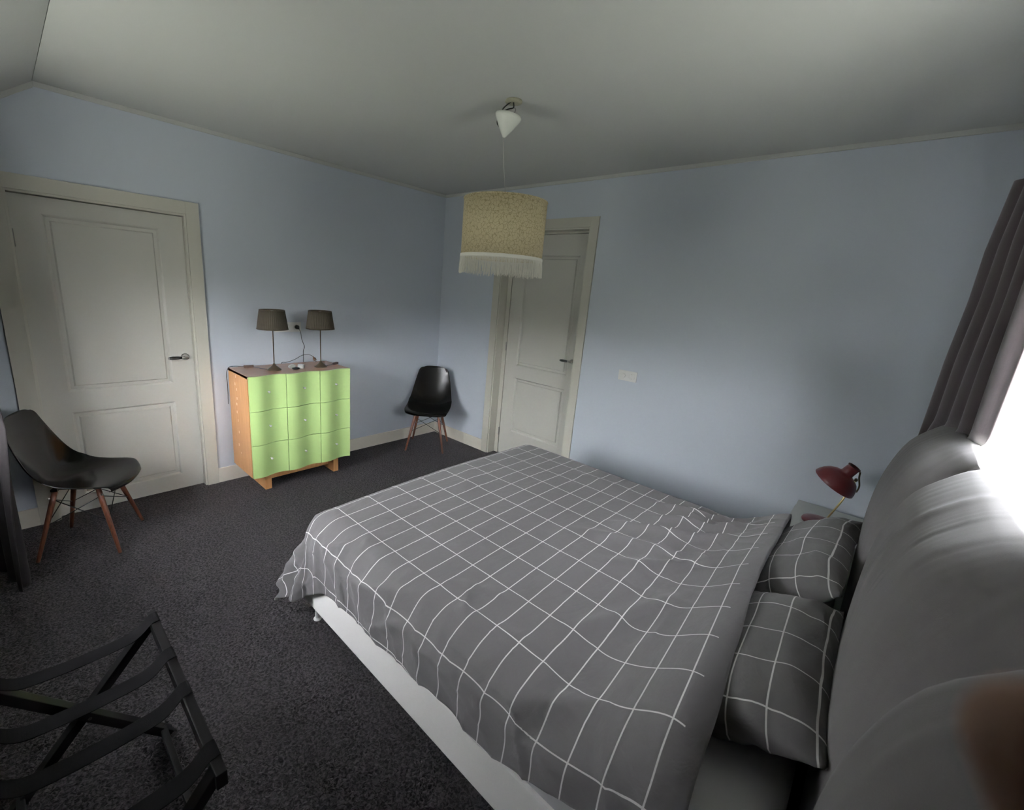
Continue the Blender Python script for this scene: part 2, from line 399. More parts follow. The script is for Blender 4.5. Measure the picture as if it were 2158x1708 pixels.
def lever(parent, base, n, along):
    """rosette with a lever: n = outward normal, along = direction of the lever"""
    n = Vector(n); a = Vector(along); b = Vector(base)
    rot = n.to_track_quat('Z', 'Y').to_matrix().to_4x4(); M4 = Matrix.Translation(b) @ rot
    bm = bmesh.new(); lathe(bm, [(0, 0), (.026, 0), (.026, .006), (.023, .009), (.012, .009), (.011, .03), (.0, .03)], n=28, mat4=M4)
    hd = mkobj('door_handle', bm, M['steel'], parent, smooth=False)
    bm = bmesh.new(); p = b+n*.042
    tube(bm, [b+n*.012, b+n*.036, p-a*.004, p+a*.012, p+a*.03], [.009, .009, .009, .009, .0085], 12)
    tube(bm, [p+a*.107, p+a*.115], [.0085, .007], 12)
    mkobj('lever_neck', bm, M['steel'], hd, smooth=True)
    bm = TUBE([p+a*.03, p+a*.05, p+a*.085, p+a*.107], [.0085, .0105, .0115, .0095], 14)
    tag(mkobj('grip', bm, M['blackgrip'], hd, smooth=True), 'black grip on the lever', None)
    return hd
# door 1 (left wall), leaf front at x=-.04
y_hi, y_lo = -2.433, -3.292
d1 = struct('door_1', panel_leaf(y_hi-y_lo, 2.036, [(.140, .717, .120, .710), (.140, .717, .850, 1.940)]), M['door'])
d1.matrix_world = Matrix(((0, 1, 0, -.04), (1, 0, 0, y_lo), (0, 0, 1, .006), (0, 0, 0, 1)))
lever(d1, (y_hi-.055-y_lo, 0, 1.044), (0, 1, 0), (-1, 0, 0))
for z in (.22, 1.79):
    mkobj('hinge', TUBE([(.004, .010, z-.05), (.004, .010, z+.05)], .010, 10), M['steel'], d1, smooth=False)
# door 2 (far wall) recessed leaf, front at y=.10, hinged on its left side
d2 = struct('door_2', panel_leaf(.845, 2.222, [(.140, .735, .275, .850), (.140, .735, .975, 2.045)]), M['door'])
d2.matrix_world = Matrix(((1, 0, 0, .935), (0, -1, 0, .10), (0, 0, 1, .006), (0, 0, 0, 1)))
lever(d2, (.845-.058, 0, 1.12), (0, 1, 0), (-1, 0, 0))
for z in (.24, 1.15, 2.0):
    mkobj('hinge', TUBE([(-.005, .008, z-.042), (-.005, .008, z+.042)], .008, 10), M['steel'], d2, smooth=False)
# rebate lining left of door 2 so that the jamb steps in to the leaf
bm = bmesh.new(); box(bm, .880, .928, .098, .16, 0, 2.25, bev=.002); box(bm, .928, 1.785, .098, .16, 2.232, 2.25, bev=.002)
struct('trim_6', bm, M['trimwhite'])
bm = bmesh.new(); box(bm, -.22, -.20, -3.30, -2.41, 0, 2.06); struct('gap_shade_backing_1', bm, M['gap'])  # near-black sheet behind the leaf, shade of the door gaps put into colour
bm = bmesh.new(); box(bm, .86, 1.80, .20, .22, 0, 2.27); struct('gap_shade_backing_2', bm, M['gap'])  # same for the far door: dark sheet painted as gap shade

# windows
def window(name, axis, a0, a1, z0, z1, inner, outer, mull):
    """frame between inner and outer coordinate of the wall's thickness"""
    bm = bmesh.new(); f = .06
    def B(u0, u1, q0, q1, za, zb, bev=.004):
        if axis == 'y': box(bm, q0, q1, u0, u1, za, zb, bev=bev)
        else: box(bm, u0, u1, q0, q1, za, zb, bev=bev)
    p0, p1 = sorted((inner, outer))
    B(a0, a0+f, p0, p1, z0, z1); B(a1-f, a1, p0, p1, z0, z1); B(a0+f, a1-f, p0, p1, z0, z0+f); B(a0+f, a1-f, p0, p1, z1-f, z1)
    for m_ in mull: B(m_-.04, m_+.04, p0, p1, z0+f, z1-f)
    o = struct(name, bm, M['white'])
    bm = bmesh.new(); c = (p0+p1)/2
    if axis == 'y': box(bm, c-.003, c+.003, a0+f, a1-f, z0+f, z1-f)
    else: box(bm, a0+f, a1-f, c-.003, c+.003, z0+f, z1-f)
    mkobj('pane', bm, M['glass'], o)
    return o
window('window_1', 'y', W1[0], W1[1], W1[2], W1[3], WX+.14, WX+.20, (-1.5,))
window('window_2', 'x', W2[0], W2[1], W2[2], W2[3], WY-.20, WY-.14, (1.40,))
bm = bmesh.new()  # white reveal lining of window 1
box(bm, WX-.012, WX+.14, W1[1]-.02, W1[1]+.0, W1[2], W1[3]); box(bm, WX-.012, WX+.14, W1[0], W1[0]+.02, W1[2], W1[3])
box(bm, WX-.012, WX+.14, W1[0]+.02, W1[1]-.02, W1[3]-.02, W1[3]); box(bm, WX-.012, WX-.0, W1[1], W1[1]+.07, W1[2]-.05, W1[3]+.07)
struct('trim_9', bm, M['white'])
bm = bmesh.new(); box(bm, WX-.03, WX+.14, W1[0]-.03, W1[1]-.021, W1[2]-.03, W1[2]+.001, bev=.004); struct('window_sill', bm, M['white'])

# ------------------------------------------------------------------ bed
bed = thing('box_spring_bed', (2.9, -1.6, 0), 'large double bed with white base and high grey padded headboard under the window', 'bed')
def inbed(o): o.location = (-2.9, 1.6, 0); return o
bm = bmesh.new(); box(bm, 1.90, 3.86, -2.515, -.70, .115, .325, bev=.012); inbed(mkobj('bed_base', bm, M['base'], bed, smooth=False))
for x, y in ((1.957, -2.47), (1.96, -.76), (3.78, -2.40), (3.78, -.76)):
    bm = LATHE([(0, 0), (.019, 0), (.021, .004), (.012, .012), (.012, .118), (0, .118)], n=16)
    o = mkobj('leg', bm, M['white'], bed, smooth=False); o.location = (x-2.9, y+1.6, 0)
# headboard
HP = [(.06, 3.915), (.30, 3.905), (.55, 3.895), (.75, 3.888), (.90, 3.888), (1.02, 3.897), (1.12, 3.918), (1.205, 3.950), (1.268, 4.0), (1.308, 4.045), (1.318, 4.08), (1.29, 4.108), (1.2, 4.118), (.06, 4.118)]
# arc-length parameter along the profile
pl = [0]
for (z0, x0), (z1, x1) in zip(HP, HP[1:]): pl.append(pl[-1]+math.hypot(z1-z0, x1-x0))
TX = [(l, p[1]) for l, p in zip(pl, HP)]; TZ = [(l, p[0]) for l, p in zip(pl, HP)]
HY0, HY1 = -.675, -3.05; SEAMS = (HY0, -1.47, -2.48, HY1)
def head_f(a, b):
    l = a*pl[-1]; x = sinterp(TX, l); z = sinterp(TZ, l); y = HY0+(HY1-HY0)*b
    x = min(x, 4.118)
    # outward normal of the profile
    e = .01; dx = sinterp(TX, min(l+e, pl[-1]))-sinterp(TX, max(l-e, 0)); dz = sinterp(TZ, min(l+e, pl[-1]))-sinterp(TZ, max(l-e, 0))
    m = math.hypot(dx, dz) or 1; nx, nzv = -dz/m, dx/m
    dep = 0
    for si, s_ in enumerate(SEAMS):
        d = y-s_                         # > 0: on the far section, which rolls broadly into the seam
        if d >= 0 and si and d < .44: dep = max(dep, min(.13, .28*(1-d/.44)**2.8))
        if d <= 0 and si < 3 and -d < .09: dep = max(dep, .15*(1-math.sqrt(max(0, 1-(1+d/.09)**2))))
    q_ = min(1, max(0, (l-pl[7])/(pl[10]-pl[7]))); front = 1-.80*q_*q_*(3-2*q_)
    k = sum(s > y for s in SEAMS)
    bulge = (.004 if k == 2 else .008 if k == 1 else .018)
    disp = (bulge-dep)*front
    # stretch wrinkles running over the top, following the profile
    topw = math.exp(-((l-pl[8])/.30)**2)
    disp += .0030*topw*nz(y*26, l*1.3, 3)*front + .0016*topw*nz(y*60, l*2, 9)*front + .0022*max(0, nz(y*9, 2, 2))*math.sin(y*150+4*l)*math.exp(-((l-pl[7])/.35)**2)*front
    disp += .008*math.exp(-((y+1.80+.06*(pl[10]-l))/.022)**2)*min(1, max(0, (l-.75)/.25))*front
    disp += .006*nz(y*3, z*3, 1)*front
    x += nx*disp; z += nzv*disp
    x = min(x, 4.119)
    endd = min(abs(y-HY0), abs(y-HY1))
    return (x, y, z)
bm = bmesh.new(); V = gridmesh(bm, 80, 260, head_f)
for j in (0, -1):
    bm.faces.new([V[i][j] for i in range(80)] if j else [V[i][j] for i in range(79, -1, -1)])
bm.faces.new([V[0][j] for j in range(260)] + [V[-1][j] for j in range(259, -1, -1)])
inbed(tag(mkobj('headboard', bm, M['head'], bed, smooth=True), 'grey padded headboard of stitched upright cushions', None))
# mattress with white fitted sheet
bm = bmesh.new(); 
zs_ = [(.326, .003), (.329, 0), (.455, 0)] + [(.455+.09*math.sin(a), .09*(1-math.cos(a))) for a in [PI/2*k/8 for k in range(1, 9)]]
rings = []
for z, i_ in zs_:
    c_ = .05+i_*.5; ring = []
    for cx_, cy_, a0_ in ((3.862-i_, -.705-i_, 0), (1.905+i_, -.705-i_, 1), (1.905+i_, -2.508+i_, 2), (3.862-i_, -2.508+i_, 3)):
        sx_ = (-1, 1, 1, -1)[a0_]; sy_ = (-1, -1, 1, 1)[a0_]
        for k in range(7):
            a = PI/2*(a0_+k/6); ring.append(bm.verts.new((cx_+sx_*c_+c_*math.cos(a), cy_+sy_*c_+c_*math.sin(a), z)))
    rings.append(ring)
for A_, B_ in zip(rings, rings[1:]):
    for k in range(28): bm.faces.new((A_[k], A_[(k+1) % 28], B_[(k+1) % 28], B_[k]))
bm.faces.new(rings[0][::-1]); bm.faces.new(rings[-1])
tag(mkobj('mattress', bm, M['sheet'], None, smooth=True), 'thick mattress in a white fitted sheet on the bed base', 'mattress')

# duvet
TOPZ = .600; XE = 2.00; YN = -2.395; YF = -.83; R = .135; HEMX = 3.70
ZB = [(1.9, .16), (2.0, .205), (2.1, .265), (2.2, .305), (2.4, .335), (2.6, .332), (2.8, .345), (3.0, .358), (3.19, .355), (3.37, .405), (3.52, .435), (3.72, .42)]
ridges = [  # x0,y0,x1,y1,width,height
    (2.95, -1.45, 3.52, -1.05, .030, .022), (3.05, -1.20, 3.55, -.90, .028, .024), (3.0, -1.02, 3.5, -.80, .025, .020),
    (2.85, -1.65, 3.45, -1.35, .035, .014), (3.1, -1.75, 3.5, -1.35, .03, .014), (3.2, -2.2, 3.45, -1.7, .035, .014),
    (3.15, -.98, 3.50, -.98, .02, .015), (2.72, -2.36, 3.0, -2.2, .022, .006), (2.85, -2.42, 3.25, -2.30, .03, .006), (2.8, -2.3, 2.95, -2.42, .015, .006),
    (3.15, -2.52, 3.5, -2.36, .03, .009), (2.3, -2.62, 2.75, -2.45, .03, .012), (2.45, -2.75, 2.8, -2.55, .025, .012), (2.1, -2.6, 2.3, -2.44, .02, .009),
    (2.05, -2.48, 2.13, -2.8, .02, .012), (2.22, -2.46, 2.36, -2.8, .025, .012), (2.6, -2.58, 3.1, -2.66, .03, .010), (2.9, -2.6, 3.5, -2.56, .035, .010),
    (2.0, -1.5, 2.3, -1.7, .06, .006), (2.4, -1.0, 2.9, -.95, .05, .006)]
def ridge(s, b):
    h = 0
    for x0, y0, x1, y1, wd, ht in ridges:
        dx, dy = x1-x0, y1-y0; L = math.hypot(dx, dy); t = ((s-x0)*dx+(b-y0)*dy)/(L*L)
        if t < -.3 or t > 1.3: continue
        d = ((s-x0)*dy-(b-y0)*dx)/L + .012*math.sin(6*t+x0*9)
        h += ht*math.exp(-(d/wd)**2)*math.exp(-((t-.5)/.42)**4)
    return h
def crease(s, b):
    m1 = math.exp(-(((s-3.36)/.17)**2+((b+1.15)/.50)**2)); m2 = .45*math.exp(-(((s-3.35)/.20)**2+((b+2.0)/.45)**2))
    m3 = .55*min(1, max(0, (-2.36-b)/.1)); m4 = .10
    u = s*1.0-b*.55; v = b*1.0+s*.4
    r1 = (1-abs(nz(u*2.2, v*7.5, 11)))**7; r2 = (1-abs(nz(s*4.5+9, b*3.0+s*2.2, 4)))**8; r3 = (1-abs(nz(s*3+b*5, b*5-s*2, 21)))**9
    return .020*m1*r1 + .006*m1*nz(s*7, b*7, 3) + .022*m2*r2 + .016*m3*(r2+.6*r3) + .012*m4*r3
def duvet_pt(s, b):
    """s along the bed, b across; arc-length coordinates of the cloth"""
    a_ = max(0, XE-s); bn = max(0, YN-b); bf = max(0, b-YF)
    x = max(s, XE); y = min(max(b, YN), YF); bb = bn if bn > 0 else bf
    r = math.hypot(a_, bb)
    top = TOPZ + .018*math.sin(PI*min(1, max(0, (y-YN)/(YF-YN))))*1.0
    top += .004*nz(s*2.2, b*2.2, 5)
    # pillow lift near the hem
    far = min(1, max(0, (b+2.4)/1.2))
    hx = HEMX - .0*far
    top += (.118+.008*far)*math.exp(-((s-3.62)/.135)**2)*min(1, max(0, (b+2.75)/.4)) - .014*math.exp(-((s-3.34)/.08)**2)
    top += 1.35*ridge(s, b)
    if a_ == 0 and bb == 0: pass
    cr = crease(s, b); top += cr*(1 if bb == 0 else max(0, 1-bb/.15))
    z = top; ox = oy = 0
    if r > 0:
        ph = min(r/R, PI/2); hor = R*math.sin(ph); z = top - R*(1-math.cos(ph)); drop = max(0, r-R*PI/2)
        th = math.atan2(a_, bb) if r else 0
        corner = math.sin(2*th)
        dirx, diry = (-math.sin(th), -math.cos(th) if bn > 0 else math.cos(th))
        if a_ == 0: dirx, diry = 0, (-1 if bn > 0 else 1)
        fl = drop*(.05+.27*max(0, corner)**.8)
        # folds of the hanging part
        fl += .014*min(1, drop/.08)*nz(s*7+b*2, b*3, 2) + (.8*ridge(s, b)+cr)*min(1, r/.12)
        if a_ > 0 and bn > 0: fl += (.040*math.sin(th*9+.6)+.035*nz(s*9, b*9, 6)+.02*nz(s*20, b*20, 7))*min(1, drop/.1)*corner
        hor += fl
        z -= drop*(1-.04*max(0, corner))
        ox, oy = dirx*hor, diry*hor
    return Vector((x+ox, y+oy, z))
def near_len(s):
    zb = sinterp(ZB, max(s, 1.9)); z0 = TOPZ-R
    L = R*PI/2+(z0-zb)
    if s < XE: L *= (1-.15*min(1, (XE-s)/.4))
    return L
SMIN = XE-.42; NU, NV = 250, 250
yfmax = YF+.30
def duv_sb(a, c):
    s = SMIN+(HEMX-SMIN)*a
    wob = .012*nz(s*4, 0, 8)
    bmin = YN-near_len(s)-wob
    b = bmin+(yfmax-bmin)*c
    # the hem runs slightly aslant: further down the bed on the far side
    k = (a**6); s2 = s + k*(-.085*min(1, max(0, (b+2.5)/1.0)) + .012*nz(b*3, 4, 0))
    return s2, b
bm = bmesh.new()
def duv_uv(a, c):
    s, b = duv_sb(a, c)
    k = a**6
    return (s - k*(-.085*min(1, max(0, (b+2.5)/1.0))), b)
gridmesh(bm, NU, NV, lambda a, c: duvet_pt(*duv_sb(a, c)), duv_uv)
dv = tag(mkobj('duvet', bm, M['duvet'], None, smooth=True), 'dark grey duvet with white window-pane grid spread over the bed', 'duvet')
sm = dv.modifiers.new('thickness', 'SOLIDIFY'); sm.thickness = .022; sm.offset = -1

# pillows
def pillow(name, cx, cy, cz, L, Wd, H, tilt, rz, seed, label):
    bm = bmesh.new(); n = 70; uvl = bm.loops.layers.uv.new('UVMap')
    def P(i, j, sgn):
        u = -1+2*i/n; v = -1+2*j/n
        fu = max(0, 1-abs(u)**2.4); fv = max(0, 1-abs(v)**4.0)
        h = H*(fu*fv)**.48
        pinch = 1-.10*(abs(u)**2)*(1-abs(v))**.5 - .0
        sx = 1-.07*(1-v*v)*u*u; sy = 1-.07*(1-u*u)*v*v
        x = u*Wd/2*sy*(1-.05*(1-abs(v))) ; y = v*L/2*sx
        ed = max(abs(u), abs(v))
        z = sgn*h + .012*nz(u*2+seed, v*2.5, sgn)*(1 if ed < 1 else 1) + .010*nz(u*5+seed, v*6, 2+sgn)*ed**3
        z += .012*math.exp(-((u-.62)/.09)**2)*nz(v*3+seed, 1, 1)*(sgn > 0)
        return (x, y, z)
    top = [[bm.verts.new(P(i, j, 1)) for j in range(n+1)] for i in range(n+1)]
    bot = [[top[i][j] if i in (0, n) or j in (0, n) else bm.verts.new(P(i, j, -.55)) for j in range(n+1)] for i in range(n+1)]
    for G in (top, bot):
        for i in range(n):
            for j in range(n):
                f = bm.faces.new((G[i][j], G[i+1][j], G[i+1][j+1], G[i][j+1]))
                for lp, (a, b) in zip(f.loops, ((i, j), (i+1, j), (i+1, j+1), (i, j+1))):
                    lp[uvl].uv = (a/n*Wd*1.08, b/n*L*1.08)
    o = mkobj(name, bm, M['pillow'], None, smooth=True)
    o.location = (cx, cy, cz); o.rotation_euler = (0, tilt, rz)
    tag(o, label, 'pillow', 'grid pillows against the headboard')
    return o
pillow('pillow', 3.735, -1.87, .648, .72, .335, .098, -.38, .03, 1.3, 'dark grey grid pillow nearest the camera, between duvet hem and headboard')
pillow('pillow', 3.735, -1.13, .672, .80, .345, .100, -.66, -.03, 5.1, 'dark grey grid pillow beside the white nightstand, farther from the camera')

# ------------------------------------------------------------------ nightstand and reading lamp
ns = thing('nightstand', (3.79, -.31, 0), 'small white nightstand between far side of bed and blue wall', 'nightstand')
mkobj('top', BOX(-.21, .18, -.24, .235, .535, .56, bev=.003), M['nightstand'], ns)
mkobj('body', BOX(-.20, .17, -.23, .23, .12, .533, bev=.002), M['nightstand'], ns)
for z0 in (.135, .335):
    d = mkobj('drawer', BOX(-.219, -.202, -.225, .225, z0, z0+.19, bev=.002), M['nightstand'], ns)
    mkobj('knob', LATHE([(0, 0), (.006, 0), (.006, .012), (.012, .018), (.012, .022), (0, .024)], n=14, mat4=Matrix.Translation((-.219, 0, z0+.1)) @ Matrix.Rotation(-PI/2, 4, 'Y')), M['steel'], d)
for sx in (-1, 1):
    for sy in (-1, 1): mkobj('leg', BOX(sx*.15-.015, sx*.15+.015, sy*.2-.015, sy*.2+.015, 0, .12), M['nightstand'], ns)
rl = thing('reading_lamp', (3.715, -.36, .561), 'dark red reading lamp with brass stem standing on the white nightstand', 'lamp')
mkobj('lamp_base', LATHE([(0, 0), (.082, 0), (.084, .006), (.080, .014), (.05, .020), (.012, .023), (0, .024)], n=40), M['lampred'], rl, smooth=True)
tag(mkobj('stem', TUBE([(.022, 0, .018), (.068, 0, .16), (.100, .0, .300)], .0048, 12), M['brass'], rl, smooth=True), 'brass stem', None)
TS = Matrix.Translation((.020, 0, .258)) @ Matrix.Rotation(.50, 4, 'Y')
bm = bmesh.new()
lathe(bm, [(.103, -.012), (.1045, -.010), (.101, .006), (.092, .028), (.076, .048), (.056, .062), (.034, .070), (.030, .078), (.029, .118), (.032, .121), (.032, .126), (.024, .126), (.024, .08), (.03, .066), (.054, .057), (.073, .043), (.089, .024), (.098, .004), (.102, -.011), (.103, -.012)], n=44, mat4=TS)
sh = mkobj('lamp_shade', bm, M['lampred'], rl, smooth=True)
mkobj('bulb', LATHE([(0, -.004), (.018, .004), (.026, .022), (.022, .040), (.013, .055), (.013, .085), (0, .085)], n=20, mat4=TS), M['white'], sh, smooth=True)
mkobj('bracket', TUBE(smoothpath([TS @ Vector((.095, 0, .024)), TS @ Vector((.082, 0, .058)), TS @ Vector((.052, 0, .092)), TS @ Vector((.034, 0, .12))]), .004, 8), M['bronze'], rl, smooth=True)
mkobj('knuckle', TUBE([(.100, -.009, .300), (.100, .009, .300)], .008, 12), M['bronze'], rl)

# ------------------------------------------------------------------ dresser
dr = thing('chest_of_drawers', (.22, -1.807, 0), 'beech chest with nine wavy lime green drawer fronts against left wall', 'dresser')
def D(n, bm, m, par=None, **k):
    o = mkobj(n, bm, m, par or dr, **k)
    if par is None: o.location = (-.22, 1.807, 0)
    return o
DY0, DY1 = -2.22, -1.393
D('side_panel', BOX(.022, .418, DY0, DY0+.02, .15, .955, bev=.001), M['beech'])
D('side_panel', BOX(.022, .418, DY1-.02, DY1, .15, .955, bev=.001), M['beech'])
ppos = [(.183, .915, 1), (.159, .852, 1), (.184, .813, 1), (.185, .74, 1), (.172, .693, 1), (.169, .627, 1), (.181, .56, 1), (.187, .465, 1), (.169, .354, 1), (.205, .295, .5)]
for x, z, s in ppos: tag(D('dowel_plug', BOX(x-.007*s, x+.007*s, DY0-.0015, DY0+.002, z-.010*s, z+.010*s), M['palewood']), 'pale dowel plug', None)
def wave(y): return .015*math.cos(2*PI*(y-DY0-.06)/.2755)
bm = bmesh.new()   # top board whose front edge follows the waves
ysn = [DY0+(DY1-DY0)*k/60 for k in range(61)]
ft = [bm.verts.new((.420+wave(y), y, .957)) for y in ysn]; fb = [bm.verts.new((.420+wave(y), y, .937)) for y in ysn]
bt = [bm.verts.new((.018, y, .957)) for y in ysn]; bb = [bm.verts.new((.018, y, .937)) for y in ysn]
for k in range(60):
    bm.faces.new((ft[k], ft[k+1], bt[k+1], bt[k])); bm.faces.new((fb[k], fb[k+1], bb[k+1], bb[k])); bm.faces.new((ft[k], ft[k+1], fb[k+1], fb[k])); bm.faces.new((bt[k], bt[k+1], bb[k+1], bb[k]))
bm.faces.new((ft[0], fb[0], bb[0], bt[0])); bm.faces.new((ft[-1], fb[-1], bb[-1], bt[-1]))
D('top', bm, M['beechtop'])
D('back_panel', BOX(.018, .026, DY0+.02, DY1-.02, .15, .936), M['beech'])
D('bottom_panel', BOX(.026, .405, DY0+.02, DY1-.02, .152, .17), M['beech'])
ycol = (DY0, -1.945, -1.669, DY1); zrow = (.152, .419, .688, .957)
for i in range(3):
    for j in range(3):
        y0, y1, z0, z1 = ycol[i]+.002, ycol[i+1]-.002, zrow[j]+.0018, zrow[j+1]-(.0018 if j < 2 else 0)
        bm = bmesh.new(); n = 22; rows = []
        for k in range(n+1):
            y = y0+(y1-y0)*k/n; w_ = wave(y)
            rows.append([bm.verts.new((x_, y, z_)) for x_, z_ in ((.440+w_, z0), (.440+w_, z1), (.422+w_, z1), (.422+w_, z0))])
        for A_, B_ in zip(rows, rows[1:]):
            for q in range(4): bm.faces.new((A_[q], A_[(q+1) % 4], B_[(q+1) % 4], B_[q]))
        bm.faces.new(rows[0]); bm.faces.new(rows[-1][::-1])
        d = D('drawer', bm, M['green'], smooth=False)
        yc = (y0+y1)/2; zc = (zrow[j]+zrow[j+1])/2+.012; xs = .440+wave(yc)
        bm = bmesh.new(); lathe(bm, [(0, -.002), (.005, -.002), (.0045, .012), (.0085, .020), (.0085, .026), (.006, .029), (0, .029)], n=16, mat4=Matrix.Translation((xs, yc, zc)) @ Matrix.Rotation(PI/2, 4, 'Y'))
        mkobj('knob', bm, M['chromed'], d, smooth=True)
D('leg', BOX(.06, .362, -2.106, -2.056, 0, .151, bev=.001), M['beech'])
D('leg', BOX(.06, .362, -1.514, -1.466, 0, .151, bev=.001), M['beech'])
D('rail', BOX(.25, .272, -2.055, -1.515, .045, .150, bev=.001), M['beech'])

# table lamps on the dresser
TOPD = .9572
def table_lamp(x, y, label, switch_pts, sw, plug=None):
    t = thing('table_lamp', (x, y, TOPD), label, 'lamp', group='bronze table lamps on the chest')
    mkobj('lamp_base', LATHE([(0, 0), (.052, 0), (.053, .004), (.051, .007), (.045, .012), (.025, .028), (.012, .040), (.008, .052), (0, .052)], n=32), M['bronze'], t, smooth=True)
    mkobj('pole', LATHE([(.0042, .045), (.0042, .40), (.009, .402), (.009, .42), (0, .42)], n=12), M['bronze'], t, smooth=True)
    bm = bmesh.new()
    N = 96
    def f(a, b):
        th = 2*PI*b; r = .113+(.091-.113)*a; rr = r+.0012*math.cos(th*N/2)
        return (rr*math.cos(th), rr*math.sin(th), .325+.148*a)
    gridmesh(bm, 5, 192, f, lambda a, b: (b*3, a), wrap=True)
    s = mkobj('lamp_shade', bm, M['orgshade'], t, smooth=True)
    md = s.modifiers.new('thickness', 'SOLIDIFY'); md.thickness = .002
    for z, r in ((.326, .1135), (.472, .0915)):
        bm = bmesh.new(); tube(bm, [(r*math.cos(2*PI*k/48), r*math.sin(2*PI*k/48), z) for k in range(48)], .0028, 6, closed=True)
        mkobj('shade_rim', bm, M['bronze'], s, smooth=True)
    mkobj('bulb', LATHE([(0, .42), (.012, .42), (.012, .44), (.018, .455), (.012, .468), (0, .470)], n=14), M['white'], t, smooth=True)
    sp_ = [Vector(p)-Vector((x, y, TOPD)) for p in switch_pts]
    c = mkobj('cord', TUBE(smoothpath(sp_), .0022, 8), M['cable'], t, smooth=True)
    a, b = Vector(sw[0])-Vector((x, y, TOPD)), Vector(sw[1])-Vector((x, y, TOPD))
    dd = (b-a); L = dd.length
    bm = bmesh.new(); box(bm, -.011, .011, -L/2, L/2, -.009, .009, bev=.003)
    o = mkobj('inline_switch', bm, M['brownplastic'], c)
    o.matrix_local = Matrix.Translation((a+b)/2) @ Matrix.Rotation(math.atan2(-dd.x, dd.y), 4, 'Z')
    if plug:
        p, q = Vector(plug[0])-Vector((x, y, TOPD)), Vector(plug[1])-Vector((x, y, TOPD)); dv_ = (q-p).normalized()
        bm = bmesh.new(); tube(bm, [p, p+dv_*.012, p+dv_*.02, p+dv_*.042], [.004, .008, .015, .015], 14)
        side = dv_.cross(Vector((0, 0, 1))).normalized()*.009
        for s_ in (-1, 1): tube(bm, [p+dv_*.042+side*s_, p+dv_*.061+side*s_], .0022, 8)
        mkobj('plug', bm, M['brownplastic'], c, smooth=True)
    return t
H = TOPD
table_lamp(.250, -1.955, 'bronze table lamp on green chest, nearer the large white door', [(.23, -2.005, H+.006), (.16, -2.03, H+.004), (.10, -2.055, H+.006), (.075, -2.087, H+.010), (.06, -2.13, H+.008), (.05, -2.18, H+.012), (.045, -2.222, H+.004), (.04, -2.240, H-.05), (.035, -2.236, H-.13), (.012, -2.232, H-.3)],
           ((.088, -2.052, H+.0095), (.070, -2.122, H+.0095)))
table_lamp(.273, -1.574, 'bronze table lamp on green chest, nearer the corner chair', [(.262, -1.524, H+.006), (.25, -1.47, H+.005), (.23, -1.425, H+.012), (.215, -1.39, H+.012), (.16, -1.375, H-.04), (.05, -1.372, H-.15), (.012, -1.40, H-.3)],
           ((.236, -1.437, H+.0100), (.212, -1.385, H+.0100)))
cc = tag(mkobj('plug_cable', TUBE(smoothpath([(.014, -1.80, H-.10), (.010, -1.80, H-.0), (.03, -1.76, H+.012), (.05, -1.70, H+.035), (.055, -1.63, H+.070), (.06, -1.575, H+.072), (.075, -1.545, H+.055)]), .0022, 8), M['cable'], None, smooth=True), 'loose black cable arching to a brown plug on top of the chest', 'cable')
bm = bmesh.new(); p = Vector((.075, -1.545, H+.056)); dv_ = Vector((.35, .35, -.87)).normalized()
tube(bm, [p, p+dv_*.012, p+dv_*.018, p+dv_*.040], [.004, .008, .014, .014], 14)
sd = Vector((.7, -.7, 0)).normalized()*.009
for s_ in (-1, 1): tube(bm, [p+dv_*.039+sd*s_, p+dv_*.056+sd*s_], .0022, 8)
mkobj('plug', bm, M['brownplastic'], cc, smooth=True)

# small things on the dresser
bm = bmesh.new(); lathe(bm, [(0, 0), (.026, 0), (.027, .003), (.027, .026), (.025, .029), (.018, .029), (.017, .024), (0, .024)], n=28)
o = mkobj('adapter_plug', bm, M['white'], None, smooth=False, loc=(.262, -1.742, H)); tag(o, 'small round white adapter plug on the chest between the two lamps', 'adapter')
bm = bmesh.new(); lathe(bm, [(0, 0), (.006, 0), (.006, .003), (0, .003)], n=12)
for a in (-.008, .008): mkobj('socket_hole', LATHE([(0, .0242), (.003, .0242), (.003, .0248), (0, .0248)], n=10, mat4=Matrix.Translation((a, 0, 0))), M['blackplastic'], o)
bm.free()
bm = bmesh.new()
for k, (r, z) in enumerate(((.034, .004), (.031, .009), (.035, .014), (.030, .019))):
    tube(bm, [((r+.003*math.sin(3*t))*math.cos(t), r*.8*math.sin(t), z+.003*math.sin(2*t+k)) for t in [2*PI*i/30 for i in range(30)]], .0022, 7, closed=True)
tag(mkobj('coiled_cable', bm, M['greycable'], None, smooth=True, loc=(.225, -1.800, H)), 'coil of pale cable on the chest beside the white adapter', 'cable')
bm = bmesh.new(); bmesh.ops.create_uvsphere(bm, u_segments=20, v_segments=10, radius=1)
for v in bm.verts: v.co = Vector((v.co.x*.016, v.co.y*.032, max(v.co.z, -.8)*.010+.008))
tag(mkobj('remote_control', bm, M['blackplastic'], None, smooth=True, loc=(.298, -1.802, H)), 'small oval black gadget in front of the coiled pale cable', 'gadget')

